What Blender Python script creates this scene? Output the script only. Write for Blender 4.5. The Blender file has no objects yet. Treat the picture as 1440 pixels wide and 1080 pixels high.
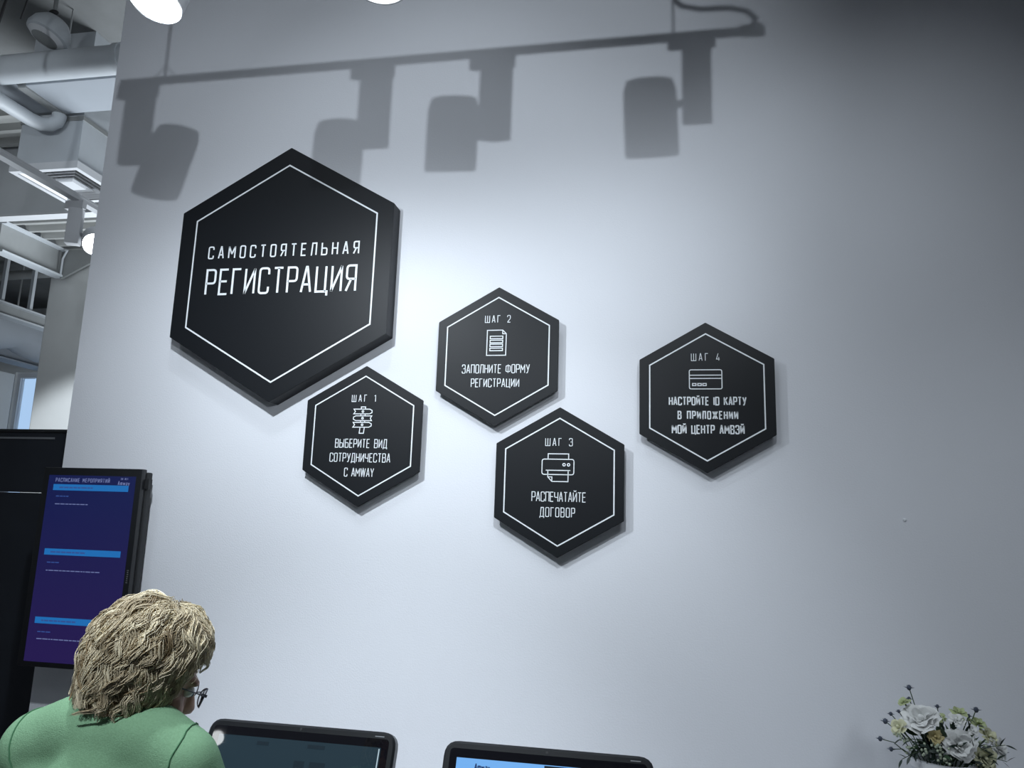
import bpy, bmesh, math, random
from mathutils import Vector, Matrix, noise
R = math.radians
random.seed(7)
S = bpy.context.scene
COL = S.collection

# ------------------------------------------------------------------ camera
cam_d = bpy.data.cameras.new('camera')
cam = bpy.data.objects.new('camera', cam_d); COL.objects.link(cam)
cam_d.sensor_width = 36.0
cam_d.lens = 36.0 * 1080.96 / 1440.0
cam_d.clip_start = 0.02
def cam_axes(yaw, pitch, roll):
    f = Vector((math.sin(yaw)*math.cos(pitch), math.cos(yaw)*math.cos(pitch), math.sin(pitch)))
    r = Vector((math.cos(yaw), -math.sin(yaw), 0)); u = r.cross(f)
    return math.cos(roll)*r + math.sin(roll)*u, -math.sin(roll)*r + math.cos(roll)*u, f
_r, _u, _f = cam_axes(R(-10.84143), R(10.46025), R(1.82558))
m = Matrix.Identity(4)
for i in range(3):
    m[i][0], m[i][1], m[i][2] = _r[i], _u[i], -_f[i]
    m[i][3] = (0.0, -2.59, 1.72)[i]
cam.matrix_world = m
S.camera = cam

# ------------------------------------------------------------------ colour management, world
S.view_settings.view_transform = 'Standard'
S.view_settings.look = 'None'
S.view_settings.gamma = 1.0
S.view_settings.exposure = 0.0
S.view_settings.use_curve_mapping = False
W = bpy.data.worlds.new('world'); S.world = W; W.use_nodes = True
W.node_tree.nodes['Background'].inputs[0].default_value = (0.42, 0.62, 0.90, 1)
W.node_tree.nodes['Background'].inputs[1].default_value = 0.95

# ------------------------------------------------------------------ lights (lamps of the room, plus unseen fills)
def spot(name, loc, aim, power, deg, blend, rad=.03, col=(.85, .93, 1.0)):
    d = bpy.data.lights.new(name, 'SPOT'); d.energy = power; d.spot_size = R(deg); d.spot_blend = blend
    d.shadow_soft_size = rad; d.color = col
    o = bpy.data.objects.new(name, d); COL.objects.link(o); o.location = loc
    o.rotation_euler = (Vector(aim)-Vector(loc)).to_track_quat('-Z', 'Y').to_euler(); return o
def area(name, loc, aim, power, sx, sy, col=(.85, .93, 1.0)):
    d = bpy.data.lights.new(name, 'AREA'); d.energy = power; d.shape = 'RECTANGLE'; d.size = sx; d.size_y = sy; d.color = col
    o = bpy.data.objects.new(name, d); COL.objects.link(o); o.location = loc
    o.rotation_euler = (Vector(aim)-Vector(loc)).to_track_quat('-Z', 'Y').to_euler(); return o
spot('far_track_lamp_light', (.94, -4.1, 2.62), (-1.08, 0, 3.36), 245, 47, 1.0, .022)
spot('rail_lamp_light', (-1.13, -1.23, 2.86), (-1.13, 0, 1.75), 76, 125, 1.0, .03)
spot('rail_lamp_light', (-1.13, -1.23, 2.86), (-1.33, 0, .8), 24, 80, 1.0, .03)
spot('rail_lamp_light', (-1.125, -1.23, 2.86), (-1.22, -1.52, 1.7), 22, 62, .9, .05)
spot('rail_lamp_light', (-.26, -1.2, 2.86), (-.26, 0, 2.3), 10.5, 80, 1.0, .03)
spot('rail_lamp_light', (-.26, -1.2, 2.86), (-.46, 0, .8), 48, 80, 1.0, .03)
spot('rail_lamp_light', (.26, -1.2, 2.86), (.26, 0, 2.3), 14, 125, 1.0, .03)
spot('unseen_overhead_spot', (-1.8, -1.6, 4.8), (-1.8, 0, 2.0), 31, 62, 1.0, .05)
spot('unseen_overhead_spot', (-.9, -1.6, 4.8), (-.9, 0, 2.0), 71, 62, 1.0, .05)
spot('unseen_overhead_spot', (.8, -1.6, 4.8), (.8, 0, 1.0), 53, 62, 1.0, .12)
spot('side_wall_fill', (1.3, -3.7, 3.0), (1.3, 0, 1.3), 86, 38, 1.0, .20)  # unseen spot behind the camera, added to match the lower wall's brightness
spot('unseen_overhead_spot', (-1.1, -3.7, 4.7), (-.95, -1.25, 1.38), 470, 30, .8, .10)  # added fill for the woman from behind the camera, no fixture there
spot('bulkhead_fill_spot', (-2.75, -1.7, 3.3), (-5.4, 3.0, 4.55), 110, 40, 1.0, .05)  # unseen spot added to brighten the bulkhead face, not on any track
area('ambient_fill_area', (-1.5, -4.0, 4.95), (-1.5, -4.0, 0), 12, 2.4, 1.2)  # weak ambient fill added under the ceiling, without a panel fixture
area('hidden_uplight_fill', (-3.2, 4.4, 1.3), (-4.4, 2.6, 5.0), 280, 2.4, 2.4)  # uplight added out of sight behind the wall to brighten the ceiling services
spot('sun_patch_spot', (-3.3, 1.4, 3.2), (-5.20, 3.85, 2.28), 540, 31, .55, .04)  # hidden spot added to stand in for sunlight on the column

# ------------------------------------------------------------------ materials
def mat(name, col, rough=.6, metal=0, bump=0, bscale=60, var=0, vscale=4, spec=.5, emit=None, estr=0, coat=0, trans=0, alpha=1):
    M = bpy.data.materials.new(name); M.use_nodes = True
    nt = M.node_tree; b = nt.nodes['Principled BSDF']
    b.inputs['Base Color'].default_value = (*col, 1); b.inputs['Roughness'].default_value = rough
    b.inputs['Metallic'].default_value = metal; b.inputs['Specular IOR Level'].default_value = spec
    b.inputs['Coat Weight'].default_value = coat; b.inputs['Coat Roughness'].default_value = .03
    b.inputs['Transmission Weight'].default_value = trans; b.inputs['Alpha'].default_value = alpha
    tc = nt.nodes.new('ShaderNodeTexCoord')
    if emit: b.inputs['Emission Color'].default_value = (*emit, 1); b.inputs['Emission Strength'].default_value = estr
    if var:
        n = nt.nodes.new('ShaderNodeTexNoise'); n.inputs['Scale'].default_value = vscale; n.inputs['Detail'].default_value = 5
        nt.links.new(tc.outputs['Object'], n.inputs['Vector'])
        r = nt.nodes.new('ShaderNodeValToRGB'); r.color_ramp.elements[0].position = .3; r.color_ramp.elements[1].position = .7
        r.color_ramp.elements[0].color = (*[c*(1-var) for c in col], 1); r.color_ramp.elements[1].color = (*[min(1, c*(1+var)) for c in col], 1)
        nt.links.new(n.outputs['Fac'], r.inputs[0]); nt.links.new(r.outputs[0], b.inputs['Base Color'])
    if bump:
        n = nt.nodes.new('ShaderNodeTexNoise'); n.inputs['Scale'].default_value = bscale; n.inputs['Detail'].default_value = 4
        nt.links.new(tc.outputs['Object'], n.inputs['Vector'])
        p = nt.nodes.new('ShaderNodeBump'); p.inputs['Strength'].default_value = bump; p.inputs['Distance'].default_value = .002
        nt.links.new(n.outputs['Fac'], p.inputs['Height']); nt.links.new(p.outputs[0], b.inputs['Normal'])
    return M
WALL = mat('wall_paint', (.74, .755, .80), .75, bump=.25, bscale=180, var=.012, vscale=2)
CEIL = mat('ceiling_paint', (.19, .195, .195), .9, bump=.3, bscale=30, var=.1)
FLOOR = mat('floor_tile', (.33, .33, .34), .35, var=.08, vscale=3)
STEEL = mat('painted_steel', (.56, .59, .62), .5, var=.05)
STEELD = mat('painted_steel_grey', (.30, .31, .31), .6, var=.08)
DECK = mat('deck_steel', (.38, .385, .375), .6, var=.08)
PANELW = mat('soffit_board', (.40, .43, .47), .7, var=.02)
COLUMN = mat('column_plaster', (.70, .71, .70), .8, bump=.3, bscale=40, var=.05, vscale=2)
BULK = mat('bulkhead_paint', (.66, .68, .70), .8, var=.03)
BLACKP = mat('partition_black', (.016, .019, .026), .42, var=.15)
SIGN = mat('sign_black', (.006, .0075, .010), .50, bump=.12, bscale=300, spec=.30)
SIGNSIDE = mat('sign_edge', (.016, .018, .020), .55)
PRINT = mat('white_vinyl', (.80, .83, .86), .6)
PLW = mat('white_plastic', (.72, .73, .75), .4, var=.02)
PLG = mat('grey_metal', (.33, .34, .36), .4, metal=.6)
WHM = mat('white_lamp_metal', (.66, .67, .69), .42, var=.02)
LENS = mat('lamp_lens', (.9, .9, .9), .3, emit=(.95, .98, 1), estr=5)
LENSB = mat('bright_lamp_lens', (.9, .9, .9), .3, emit=(.95, .98, 1), estr=14)
BLK = mat('black_plastic', (.010, .011, .013), .32, bump=.1, bscale=400)
BLKM = mat('black_matte_plastic', (.014, .015, .017), .55)
RUB = mat('cable_black', (.02, .02, .022), .6)
GLASS_BEZ = mat('black_gloss', (.004, .004, .006), .03, spec=.5)
DESK = mat('desk_laminate', (.55, .56, .58), .35, var=.02)
SKIN = mat('skin', (.50, .30, .225), .5, bump=.25, bscale=300, var=.07, vscale=30)
TROU = mat('trouser_cloth', (.03, .033, .045), .9, bump=.5, bscale=500)
SHOE = mat('shoe_leather', (.02, .017, .015), .4)
EYEW = mat('eye_white', (.75, .74, .72), .2); IRIS = mat('iris', (.10, .14, .18), .2)
FRAMEM = mat('spectacle_metal', (.10, .10, .12), .3, metal=.8)
LIP = mat('lips', (.42, .16, .14), .5)

# ------------------------------------------------------------------ mesh helpers
class MB:
    def __init__(s): s.v = []; s.f = []
    def add(s, vs, fs):
        n = len(s.v); s.v += [tuple(x) for x in vs]; s.f += [tuple(i+n for i in f) for f in fs]; return s
    def box(s, a, b, bev=0):
        x0, y0, z0 = a; x1, y1, z1 = b
        if bev:
            bm = bmesh.new(); bmesh.ops.create_cube(bm, size=1)
            for v in bm.verts:
                v.co = Vector(((x0+x1)/2+v.co.x*(x1-x0), (y0+y1)/2+v.co.y*(y1-y0), (z0+z1)/2+v.co.z*(z1-z0)))
            bmesh.ops.bevel(bm, geom=bm.edges[:], offset=bev, segments=2, affect='EDGES', profile=.6)
            bm.verts.index_update()
            s.add([v.co for v in bm.verts], [[v.index for v in f.verts] for f in bm.faces]); bm.free(); return s
        return s.add([(x0,y0,z0),(x1,y0,z0),(x1,y1,z0),(x0,y1,z0),(x0,y0,z1),(x1,y0,z1),(x1,y1,z1),(x0,y1,z1)],
                     [(0,3,2,1),(4,5,6,7),(0,1,5,4),(1,2,6,5),(2,3,7,6),(3,0,4,7)])
    def tube(s, pts, r, n=10, cap=True):
        pts = [Vector(p) for p in pts]; rs = r if isinstance(r, (list, tuple)) else [r]*len(pts)
        ring = []; up = None
        for i, p in enumerate(pts):
            t = (pts[min(i+1, len(pts)-1)]-pts[max(i-1, 0)]).normalized()
            if up is None: up = t.orthogonal().normalized()
            up = (up-t*up.dot(t))
            if up.length < 1e-6: up = t.orthogonal()
            up.normalize()
            b = t.cross(up)
            ring.append([p+(up*math.cos(2*math.pi*k/n)+b*math.sin(2*math.pi*k/n))*rs[i] for k in range(n)])
        vs = [q for g in ring for q in g]; fs = []
        for i in range(len(pts)-1):
            for k in range(n):
                fs.append((i*n+k, i*n+(k+1) % n, (i+1)*n+(k+1) % n, (i+1)*n+k))
        if cap: fs.append(tuple(range(n))[::-1]); fs.append(tuple((len(pts)-1)*n+k for k in range(n)))
        return s.add(vs, fs)
    def lathe(s, prof, n=28, M=None, cap0=True, cap1=True):
        vs = []
        for r, z in prof:
            for k in range(n):
                v = Vector((r*math.cos(2*math.pi*k/n), r*math.sin(2*math.pi*k/n), z)); vs.append(M @ v if M else v)
        fs = [(i*n+k, i*n+(k+1) % n, (i+1)*n+(k+1) % n, (i+1)*n+k) for i in range(len(prof)-1) for k in range(n)]
        if cap0: fs.append(tuple(range(n))[::-1])
        if cap1: fs.append(tuple((len(prof)-1)*n+k for k in range(n)))
        return s.add(vs, fs)
    def prism(s, poly, y0, y1):           # poly in xz, extruded along y
        n = len(poly)
        vs = [(x, y0, z) for x, z in poly]+[(x, y1, z) for x, z in poly]
        return s.add(vs, [tuple(range(n)), tuple(range(2*n-1, n-1, -1))]+[(i, i+n, (i+1) % n+n, (i+1) % n) for i in range(n)])
    def ell(s, c, r, M=None, n=16, k=10):
        prof = [(math.sin(math.pi*(i+.0)/k), -math.cos(math.pi*i/k)) for i in range(1, k)]
        A = Matrix.Translation(Vector(c)) @ (M.to_4x4() if M else Matrix.Identity(4)) @ Matrix.Diagonal((*r, 1))
        return s.lathe(prof, n, A)
    def build(s, name, material, parent=None, smooth=False, loc=None):
        me = bpy.data.meshes.new(name); me.from_pydata(s.v, [], s.f); me.validate(); me.update()
        bm = bmesh.new(); bm.from_mesh(me); bmesh.ops.recalc_face_normals(bm, faces=bm.faces); bm.to_mesh(me); bm.free()
        me.materials.append(material)
        if smooth:
            for p in me.polygons: p.use_smooth = True
            if smooth != 'all':
                try: me.set_sharp_from_angle(angle=R(35))
                except Exception: pass
        o = bpy.data.objects.new(name, me); COL.objects.link(o)
        if parent: o.parent = parent
        if loc: o.location = loc
        return o
def thing(name, label, cat, loc=(0, 0, 0), group=None):
    o = bpy.data.objects.new(name, None); COL.objects.link(o); o.location = loc
    o.empty_display_size = .1; tag(o, label, cat, group); return o
def tag(o, label, cat, group=None):
    o['label'] = label; o['category'] = cat
    if group: o['group'] = group
    return o
def struct(o, label=None):
    o['kind'] = 'structure'
    if label: o['label'] = label
    return o

# ------------------------------------------------------------------ stroke lettering (condensed sans)
w_ = .42; q_ = .13
def rnd(*p): return p
G = {}
def g(ch, wid, *lines): G[ch] = (wid, lines)
g('А', w_, [(0,0),(.19,1),(.23,1),(.42,0)], [(.065,.3),(.355,.3)])
g('Б', w_, [(.38,1),(0,1),(0,0),(.42,0,q_),(.42,.57,q_),(0,.57)])
g('В', w_, [(0,.53),(0,1),(.40,1,q_),(.40,.53,q_*.8),(0,.53),(0,0),(.42,0,q_),(.42,.53,q_),(.3,.53)])
g('Г', .36, [(0,0),(0,1),(.36,1)])
g('Д', .46, [(-.03,-.16),(-.03,0),(.49,0),(.49,-.16)], [(.04,0),(.11,1),(.42,1),(.42,0)])
g('Е', .36, [(.37,1),(0,1),(0,0),(.37,0)], [(0,.52),(.33,.52)])
g('Ж', .66, [(.33,0),(.33,1)], [(0,1),(.24,.52),(0,0)], [(.66,1),(.42,.52),(.66,0)], [(.24,.52),(.42,.52)])
g('З', w_, [(0,.78),(0,1,q_),(.40,1,q_),(.40,.53,q_*.8),(.14,.53)], [(.3,.53),(.42,.53,q_),(.42,0,q_),(0,0,q_),(0,.22)])
g('И', w_, [(0,1),(0,0),(.42,1),(.42,0)])
g('Й', w_, [(0,1),(0,0),(.42,1),(.42,0)], [(.09,1.24),(.11,1.13,.04),(.31,1.13,.04),(.33,1.24)])
g('К', w_, [(0,0),(0,1)], [(.41,1),(.02,.42)], [(.15,.6),(.43,0)])
g('Л', w_, [(-.02,0),(.03,0,.04),(.09,1),(.42,1),(.42,0)])
g('М', .54, [(0,0),(0,1),(.27,.33),(.54,1),(.54,0)])
g('Н', w_, [(0,0),(0,1)], [(.42,0),(.42,1)], [(0,.52),(.42,.52)])
g('О', w_, [(0,0,q_),(.42,0,q_),(.42,1,q_),(0,1,q_),'c'])
g('П', w_, [(0,0),(0,1),(.42,1),(.42,0)])
g('Р', .40, [(0,0),(0,1),(.41,1,q_),(.41,.45,q_),(0,.45)])
g('С', w_, [(.42,.75),(.42,1,q_),(0,1,q_),(0,0,q_),(.42,0,q_),(.42,.25)])
g('Т', .40, [(0,1),(.40,1)], [(.20,1),(.20,0)])
g('У', w_, [(0,1),(.24,.32)], [(.42,1),(.17,0,.08),(.02,0)])
g('Ф', .58, [(0,.16,q_),(.58,.16,q_),(.58,.86,q_),(0,.86,q_),'c'], [(.29,0),(.29,1)])
g('Ц', .46, [(0,1),(0,0),(.50,0),(.50,-.16)], [(.42,1),(.42,0)])
g('Ч', w_, [(0,1),(0,.45,q_),(.42,.45)], [(.42,1),(.42,0)])
g('Ш', .62, [(0,1),(0,0),(.62,0),(.62,1)], [(.31,1),(.31,0)])
g('Ы', .58, [(0,1),(0,0),(.40,0,q_),(.40,.55,q_),(0,.55)], [(.57,1),(.57,0)])
g('Ь', w_, [(0,1),(0,0),(.42,0,q_),(.42,.55,q_),(0,.55)])
g('Э', w_, [(0,.75),(0,1,q_),(.42,1,q_),(.42,0,q_),(0,0,q_),(0,.25)], [(.14,.52),(.42,.52)])
g('Я', .40, [(.40,0),(.40,1),(0,1,q_),(0,.47,q_),(.40,.47)], [(.20,.47),(-.01,0)])
g('I', .02, [(.01,0),(.01,1)])
g('D', w_, [(0,0),(.42,0,q_),(.42,1,q_),(0,1),'c'])
g('W', .66, [(0,1),(.155,0),(.175,0),(.32,1),(.34,1),(.485,0),(.505,0),(.66,1)])
g('Y', w_, [(0,1),(.21,.42),(.42,1)], [(.21,.42),(.21,0)])
g('1', .20, [(0,.84),(.17,1),(.17,0)])
g('2', w_, [(0,.76),(0,1,q_),(.40,1,q_),(.40,.55,.1),(0,0),(.42,0)])
G['3'] = G['З']
g('4', w_, [(.22,1),(0,.2),(.42,.2)], [(.31,.48),(.31,0)])
for a_, b_ in zip('AMCPETOBHK', 'АМСРЕТОВНК'): G[a_] = G[b_]
g('S', w_, [(.42,.78),(.42,1,q_),(0,1,q_),(0,.52,q_),(.42,.52,q_),(.42,0,q_),(0,0,q_),(0,.22)])
g('U', w_, [(0,1),(0,0,q_),(.42,0,q_),(.42,1)]); g('N', w_, [(0,0),(0,1),(.42,0),(.42,1)])
g('G', w_, [(.42,.75),(.42,1,q_),(0,1,q_),(0,0,q_),(.42,0,q_),(.42,.45),(.24,.45)])
g('m', .52, [(0,0),(0,.66)], [(0,.5),(.1,.66,.06),(.26,.66,.08),(.26,0)], [(.26,.5),(.36,.66,.06),(.52,.66,.08),(.52,0)])
g('w', .56, [(0,.66),(.13,0),(.28,.62),(.43,0),(.56,.66)])
g('a', .34, [(.03,.66),(.34,.66,.1),(.34,0)], [(.34,.38),(0,.38,.1),(0,0,.1),(.34,0)])
g('y', .36, [(0,.66),(.18,0)], [(.36,.66),(.1,-.3),(0,-.3)])
g('0', .38, [(0,0,q_),(.38,0,q_),(.38,1,q_),(0,1,q_),'c'])

def smooth_pts(line):
    closed = line[-1] == 'c'; P = [p for p in line if p != 'c']; out = []; n = len(P)
    for i, p in enumerate(P):
        if len(p) == 3 and (closed or 0 < i < n-1):
            a = Vector(P[(i-1) % n][:2]); b = Vector(p[:2]); c = Vector(P[(i+1) % n][:2])
            r = min(p[2], (a-b).length*.5, (c-b).length*.5)
            s0 = b+(a-b).normalized()*r; s1 = b+(c-b).normalized()*r
            for k in range(6):
                t = k/5; out.append((1-t)**2*s0+2*t*(1-t)*b+t*t*s1)
        else: out.append(Vector(p[:2]))
    return out, closed
def ribbon(mb, pts, closed, wd, y, th=.0006):
    P = [Vector(p) for p in pts]; Q = [P[0]]
    for p in P[1:]:
        if (p-Q[-1]).length > 1e-6: Q.append(p)
    P = Q; n = len(P); L = []; Rr = []
    if not closed:                      # acute corners: end one stroke and start the next
        for i in range(1, n-1):
            if (P[i]-P[i-1]).normalized().dot((P[i+1]-P[i]).normalized()) < -.35:
                ribbon(mb, P[:i+1], False, wd, y, th); ribbon(mb, P[i:], False, wd, y, th); return
    for i in range(n):
        a = P[i-1] if (i > 0 or closed) else None; c = P[(i+1) % n] if (i < n-1 or closed) else None
        d1 = (P[i]-a).normalized() if a is not None else None; d2 = (c-P[i]).normalized() if c is not None else None
        if d1 is None: d1 = d2
        if d2 is None: d2 = d1
        n1 = Vector((-d1.y, d1.x)); n2 = Vector((-d2.y, d2.x)); mm = (n1+n2)
        if mm.length < .2: mm = n1
        mm.normalize(); k = min(1/max(mm.dot(n1), .3), 2.2)
        off = mm*wd/2*k
        e = Vector((0, 0))
        L.append(P[i]+off); Rr.append(P[i]-off)
    base = len(mb.v); vs = []
    for l, r in zip(L, Rr):
        vs += [(l.x, y, l.y), (r.x, y, r.y), (l.x, y+th, l.y), (r.x, y+th, r.y)]
    fs = []
    for i in range(n if closed else n-1):
        j = (i+1) % n
        fs += [(4*i, 4*i+1, 4*j+1, 4*j), (4*i, 4*j, 4*j+2, 4*i+2), (4*i+1, 4*i+3, 4*j+3, 4*j+1)]
    mb.add(vs, fs)
def text(mb, s, x0, x1, zb, zt, wd, y, cond=1.0):
    """fit string s between x0 and x1, cap height zt-zb; tracking is computed"""
    h = zt-zb-wd; x0 += wd/2; x1 -= wd/2; zb += wd/2
    widths = [.30 if c == ' ' else G[c][0] for c in s]
    tot = sum(widths)*h*cond; tr = ((x1-x0)-tot)/max(1, len(s)-1); x = x0
    for c, wg in zip(s, widths):
        if c != ' ':
            for line in G[c][1]:
                pts, cl = smooth_pts(line)
                ribbon(mb, [(x+p.x*h*cond, zb+p.y*h) for p in pts], cl, wd, y)
        x += wg*h*cond+tr
    return mb
def rrect(x0, z0, x1, z1, r):
    pts, _ = smooth_pts([(x0,z0,r),(x1,z0,r),(x1,z1,r),(x0,z1,r),'c']); return pts

# ================================================================== SETTING
struct(MB().box((-14, -8, -.1), (6, 10, 0)).build('floor', FLOOR), 'grey floor of the hall')
struct(MB().box((-14, -8, 5.0), (6, 10, 5.1)).build('ceiling', CEIL), 'dark grey painted ceiling slab')
struct(MB().box((-2.24, 0, 0), (6, .28, 5.0)).build('wall_front', WALL), 'white wall that carries the hexagonal signs')
struct(MB().box((-14, -8.1, 0), (6, -8, 5.0)).build('wall_back', WALL))
struct(MB().box((6, -8, 0), (6.1, 10, 5.0)).build('wall_right', WALL))
struct(MB().box((-14.1, -8, 0), (-14, 10, 5.0)).build('wall_left', WALL))
# far wall with window opening
FX0, FX1, FZ0, FZ1, FY = -10.26, -7.6, 1.6, 3.93, 8.0
fw = MB().box((-14, FY, 0), (FX0, FY+.2, 5)).box((FX1, FY, 0), (6, FY+.2, 5)).box((FX0, FY, FZ1), (FX1, FY+.2, 5)).box((FX0, FY, 0), (FX1, FY+.2, FZ0))
struct(fw.build('wall_far', COLUMN), 'grey wall at the far end with a tall window')
win = bpy.data.objects.new('window_1', None); COL.objects.link(win); win.location = (FX0, FY, FZ0); struct(win, 'tall window with blue sky behind the columns')
wf = MB()
for x in (0, .62, 1.24, 1.86, FX1-FX0-.07): wf.box((x, .04, 0), (x+.07, .12, FZ1-FZ0))
wf.box((0, .035, 0), (FX1-FX0, .115, .07)).box((0, .035, FZ1-FZ0-.09), (FX1-FX0, .115, FZ1-FZ0))
wf.build('window_frame', PLW, win)
GL = mat('window_glass', (1, 1, 1), .0, trans=1.0); GL.node_tree.nodes['Principled BSDF'].inputs['IOR'].default_value = 1.02
for x in (.07, .69, 1.31, 1.93):
    MB().box((x, .07, .07), (min(x+.55, FX1-FX0-.07), .078, FZ1-FZ0-.09)).build('pane', GL, win)

# column, far pillar
c = thing('concrete_column', 'grey plastered square column behind the white wall, lower part sunlit', 'column', (-5.65, 4.2, 0))
MB().box((-.35, -.35, 0), (.45, .4, 5.0), .012).build('column_shaft', COLUMN, c)
c = thing('concrete_pillar', 'grey pillar standing left of the far window', 'column', (-9.7, 7.0, 0))
MB().box((-.55, -.3, 0), (.11, .3, 3.75), .012).build('column_shaft', COLUMN, c)

# dark partition behind the screen
pt = thing('black_partition', 'matte black partition wall behind the hanging screen', 'partition', (-3.3, .36, 0))
MB().box((-1.2, -.06, 0), (1.5, .06, 1.795)).build('panel', BLACKP, pt)
MB().box((-1.2, -.06, 1.80), (1.5, .06, 2.055)).build('panel', BLACKP, pt)
MB().box((-1.2, -.068, 2.056), (1.5, .07, 2.068)).build('cap_strip', BLKM, pt)
MB().box((-.45, -.064, 2.026), (.745, -.0595, 2.034)).build('metal_strip', PLG, pt)['label'] = 'thin pale metal strip along the top'

# ceiling services seen past the wall edge -------------------------------------------------
o = thing('round_duct', 'thick round white pipe running along under the dark ceiling', 'pipe', (-3.6, 1.08, 4.40))
MB().tube([(-2.2, 0, 0), (-1, 0, 0), (0, 0, 0), (1.9, 0, 0)], .085, 24).build('pipe_run', STEEL, o, True)
for x in (-1.1, .45): MB().tube([(x-.02, 0, 0), (x+.02, 0, 0)], .094, 24).build('pipe_collar', STEEL, o, True)
for x in (-1.1, .45): MB().tube([(x, 0, .09), (x, 0, .598)], .005, 6).build('hanger_rod', STEELD, o)

o = thing('soffit_panel', 'white flat board hanging below the round pipe', 'panel', (-3.4, 1.35, 4.35))
MB().box((-.50, -.17, 0), (.8, .17, .06)).build('board', PANELW, o)
MB().box((-.56, -.165, -.012), (-.50, .17, .07)).build('edge_rail', STEELD, o)['label'] = 'dark rail along the left edge'
MB().box((-.9, -.165, .02), (-.58, .17, .07)).build('side_board', PANELW, o)
for x in (-.4, .6): MB().tube([(x, 0, .06), (x, 0, .648)], .005, 6).build('hanger_rod', STEELD, o)

def arc(c, r, a0, a1, ax1, ax2, n=8):
    c = Vector(c); ax1 = Vector(ax1); ax2 = Vector(ax2)
    return [c+ax1*r*math.cos(R(a0+(a1-a0)*i/n))+ax2*r*math.sin(R(a0+(a1-a0)*i/n)) for i in range(n+1)]
o = thing('bent_pipe', 'white pipe with an elbow turning up into the panel', 'pipe', (-4.03, 1.0, 4.23))
pp = [(0, -1.2, 0), (0, .0, 0), (.02, .36, 0)]+arc((.10, .42, .08), .08, 180, 270, (0, 0, 0), (0, 0, 0), 1)[:0]
pp += [(.03, .43, .005), (.06, .48, .022), (.085, .505, .055), (.092, .51, .09), (.092, .51, .108)]
MB().tube(pp, .045, 18).build('pipe_run', STEEL, o, True)
MB().tube([(0, .1, 0), (0, .14, 0)], .05, 18).build('pipe_collar', STEEL, o, True)

o = thing('air_duct_riser', 'square grey metal air duct above the ceiling grille', 'duct', (-3.81, 1.58, 4.03))
MB().box((-.48, 0.0, 0), (0, .48, .97)).build('duct_shaft', STEEL, o)
MB().box((-.49, -.006, .30), (.006, .49, .33)).build('flange', STEELD, o)

o = thing('air_diffuser', 'square white ceiling air grille with stepped louvres', 'air vent', (-4.06, 1.83, 3.99))
def sq(mb, h, z0, z1, t):
    mb.box((-h, -h, z0), (h, -h+t, z1)).box((-h, h-t, z0), (h, h, z1)).box((-h, -h+t, z0), (-h+t, h-t, z1)).box((h-t, -h+t, z0), (h, h-t, z1)); return mb
sq(MB(), .265, -.012, .04, .035).build('frame', PLW, o)
MB().box((-.23, -.23, .028), (.23, .23, .034)).build('backing', BLKM, o)
for h in (.222, .182, .142, .102):
    mb = MB(); a, b = h, h-.026
    vs = [(-a, -a, -.006), (a, -a, -.006), (a, a, -.006), (-a, a, -.006), (-b, -b, .022), (b, -b, .022), (b, b, .022), (-b, b, .022)]
    mb.add(vs, [(0, 1, 5, 4), (1, 2, 6, 5), (2, 3, 7, 6), (3, 0, 4, 7)]); mb.build('louvre', PLW, o)
MB().box((-.065, -.065, -.008), (.065, .065, .02)).build('centre_plate', PLW, o)

# hanging round speaker
o = thing('ceiling_speaker', 'white round dome speaker hanging near the dark ceiling', 'speaker', (-3.61, 1.0, 4.56))
Mt = Matrix.Rotation(R(16), 4, 'Y') @ Matrix.Rotation(R(-12), 4, 'X')
MB().lathe([(.03, .11), (.075, .095), (.11, .05), (.122, .0), (.118, -.02), (.105, -.028)], 32, Mt).build('housing', STEEL, o, True)
MB().lathe([(.104, -.028), (.085, -.045), (.06, -.05)], 32, Mt, cap0=False, cap1=False).build('rim', PLW, o, True)
MB().lathe([(.075, -.047), (.05, -.053), (.01, -.055)], 28, Mt).build('grille', STEELD, o, True)
MB().tube([(.02, 0, .10), (.02, 0, .438)], .012, 10).build('stem', STEELD, o)
MB().ell((.035, -.02, .125), (.03, .02, .014)).build('bracket', RUB, o, True)

o = thing('hanging_cable', 'thin dark cable hanging from the ceiling left of the round speaker', 'cable', (-3.42, .5, 4.9))
cb = [(.18, .0, .098), (.10, .0, -.2), (.02, .0, -.5), (-.06, .0, -.9), (-.10, .0, -1.3)]
MB().tube(cb, .008, 6).build('cable', RUB, o)
o = thing('suspension_wire', 'short thin wire beside the hanging cable at the frame edge', 'cable', (-3.52, .6, 4.9))
MB().tube([(.26, .0, .098), (.12, .0, -.55)], .004, 6).build('cable', RUB, o)

# upper ribbed decking and bulkhead
def deck(name, label, x0, x1, y0, y1, z, n):
    o = thing(name, label, 'decking', (x0, y0, z))
    MB().box((0, 0, .05), (x1-x0, y1-y0, .06)).build('deck_sheet', DECK, o)
    p = (y1-y0)/n
    me = None
    for i in range(n):
        y = i*p+p*.25
        if me is None:
            r_ = MB().add([(0,y,.05),(0,y+.03,0),(0,y+p*.5-.03,0),(0,y+p*.5,.05),(x1-x0,y,.05),(x1-x0,y+.03,0),(x1-x0,y+p*.5-.03,0),(x1-x0,y+p*.5,.05)],
                          [(0,1,5,4),(1,2,6,5),(2,3,7,6),(0,3,2,1),(4,5,6,7)]).build('deck_rib', DECK, o); me = r_; y00 = y
        else:
            r2 = me.copy(); COL.objects.link(r2); r2.parent = o; r2.location = (0, y-y00, 0)
    return o
deck('ribbed_decking', 'ribbed steel ceiling decking above the rail left of the air grille', -7.5, -3.2, 2.08, 2.96, 4.93, 4)
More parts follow.
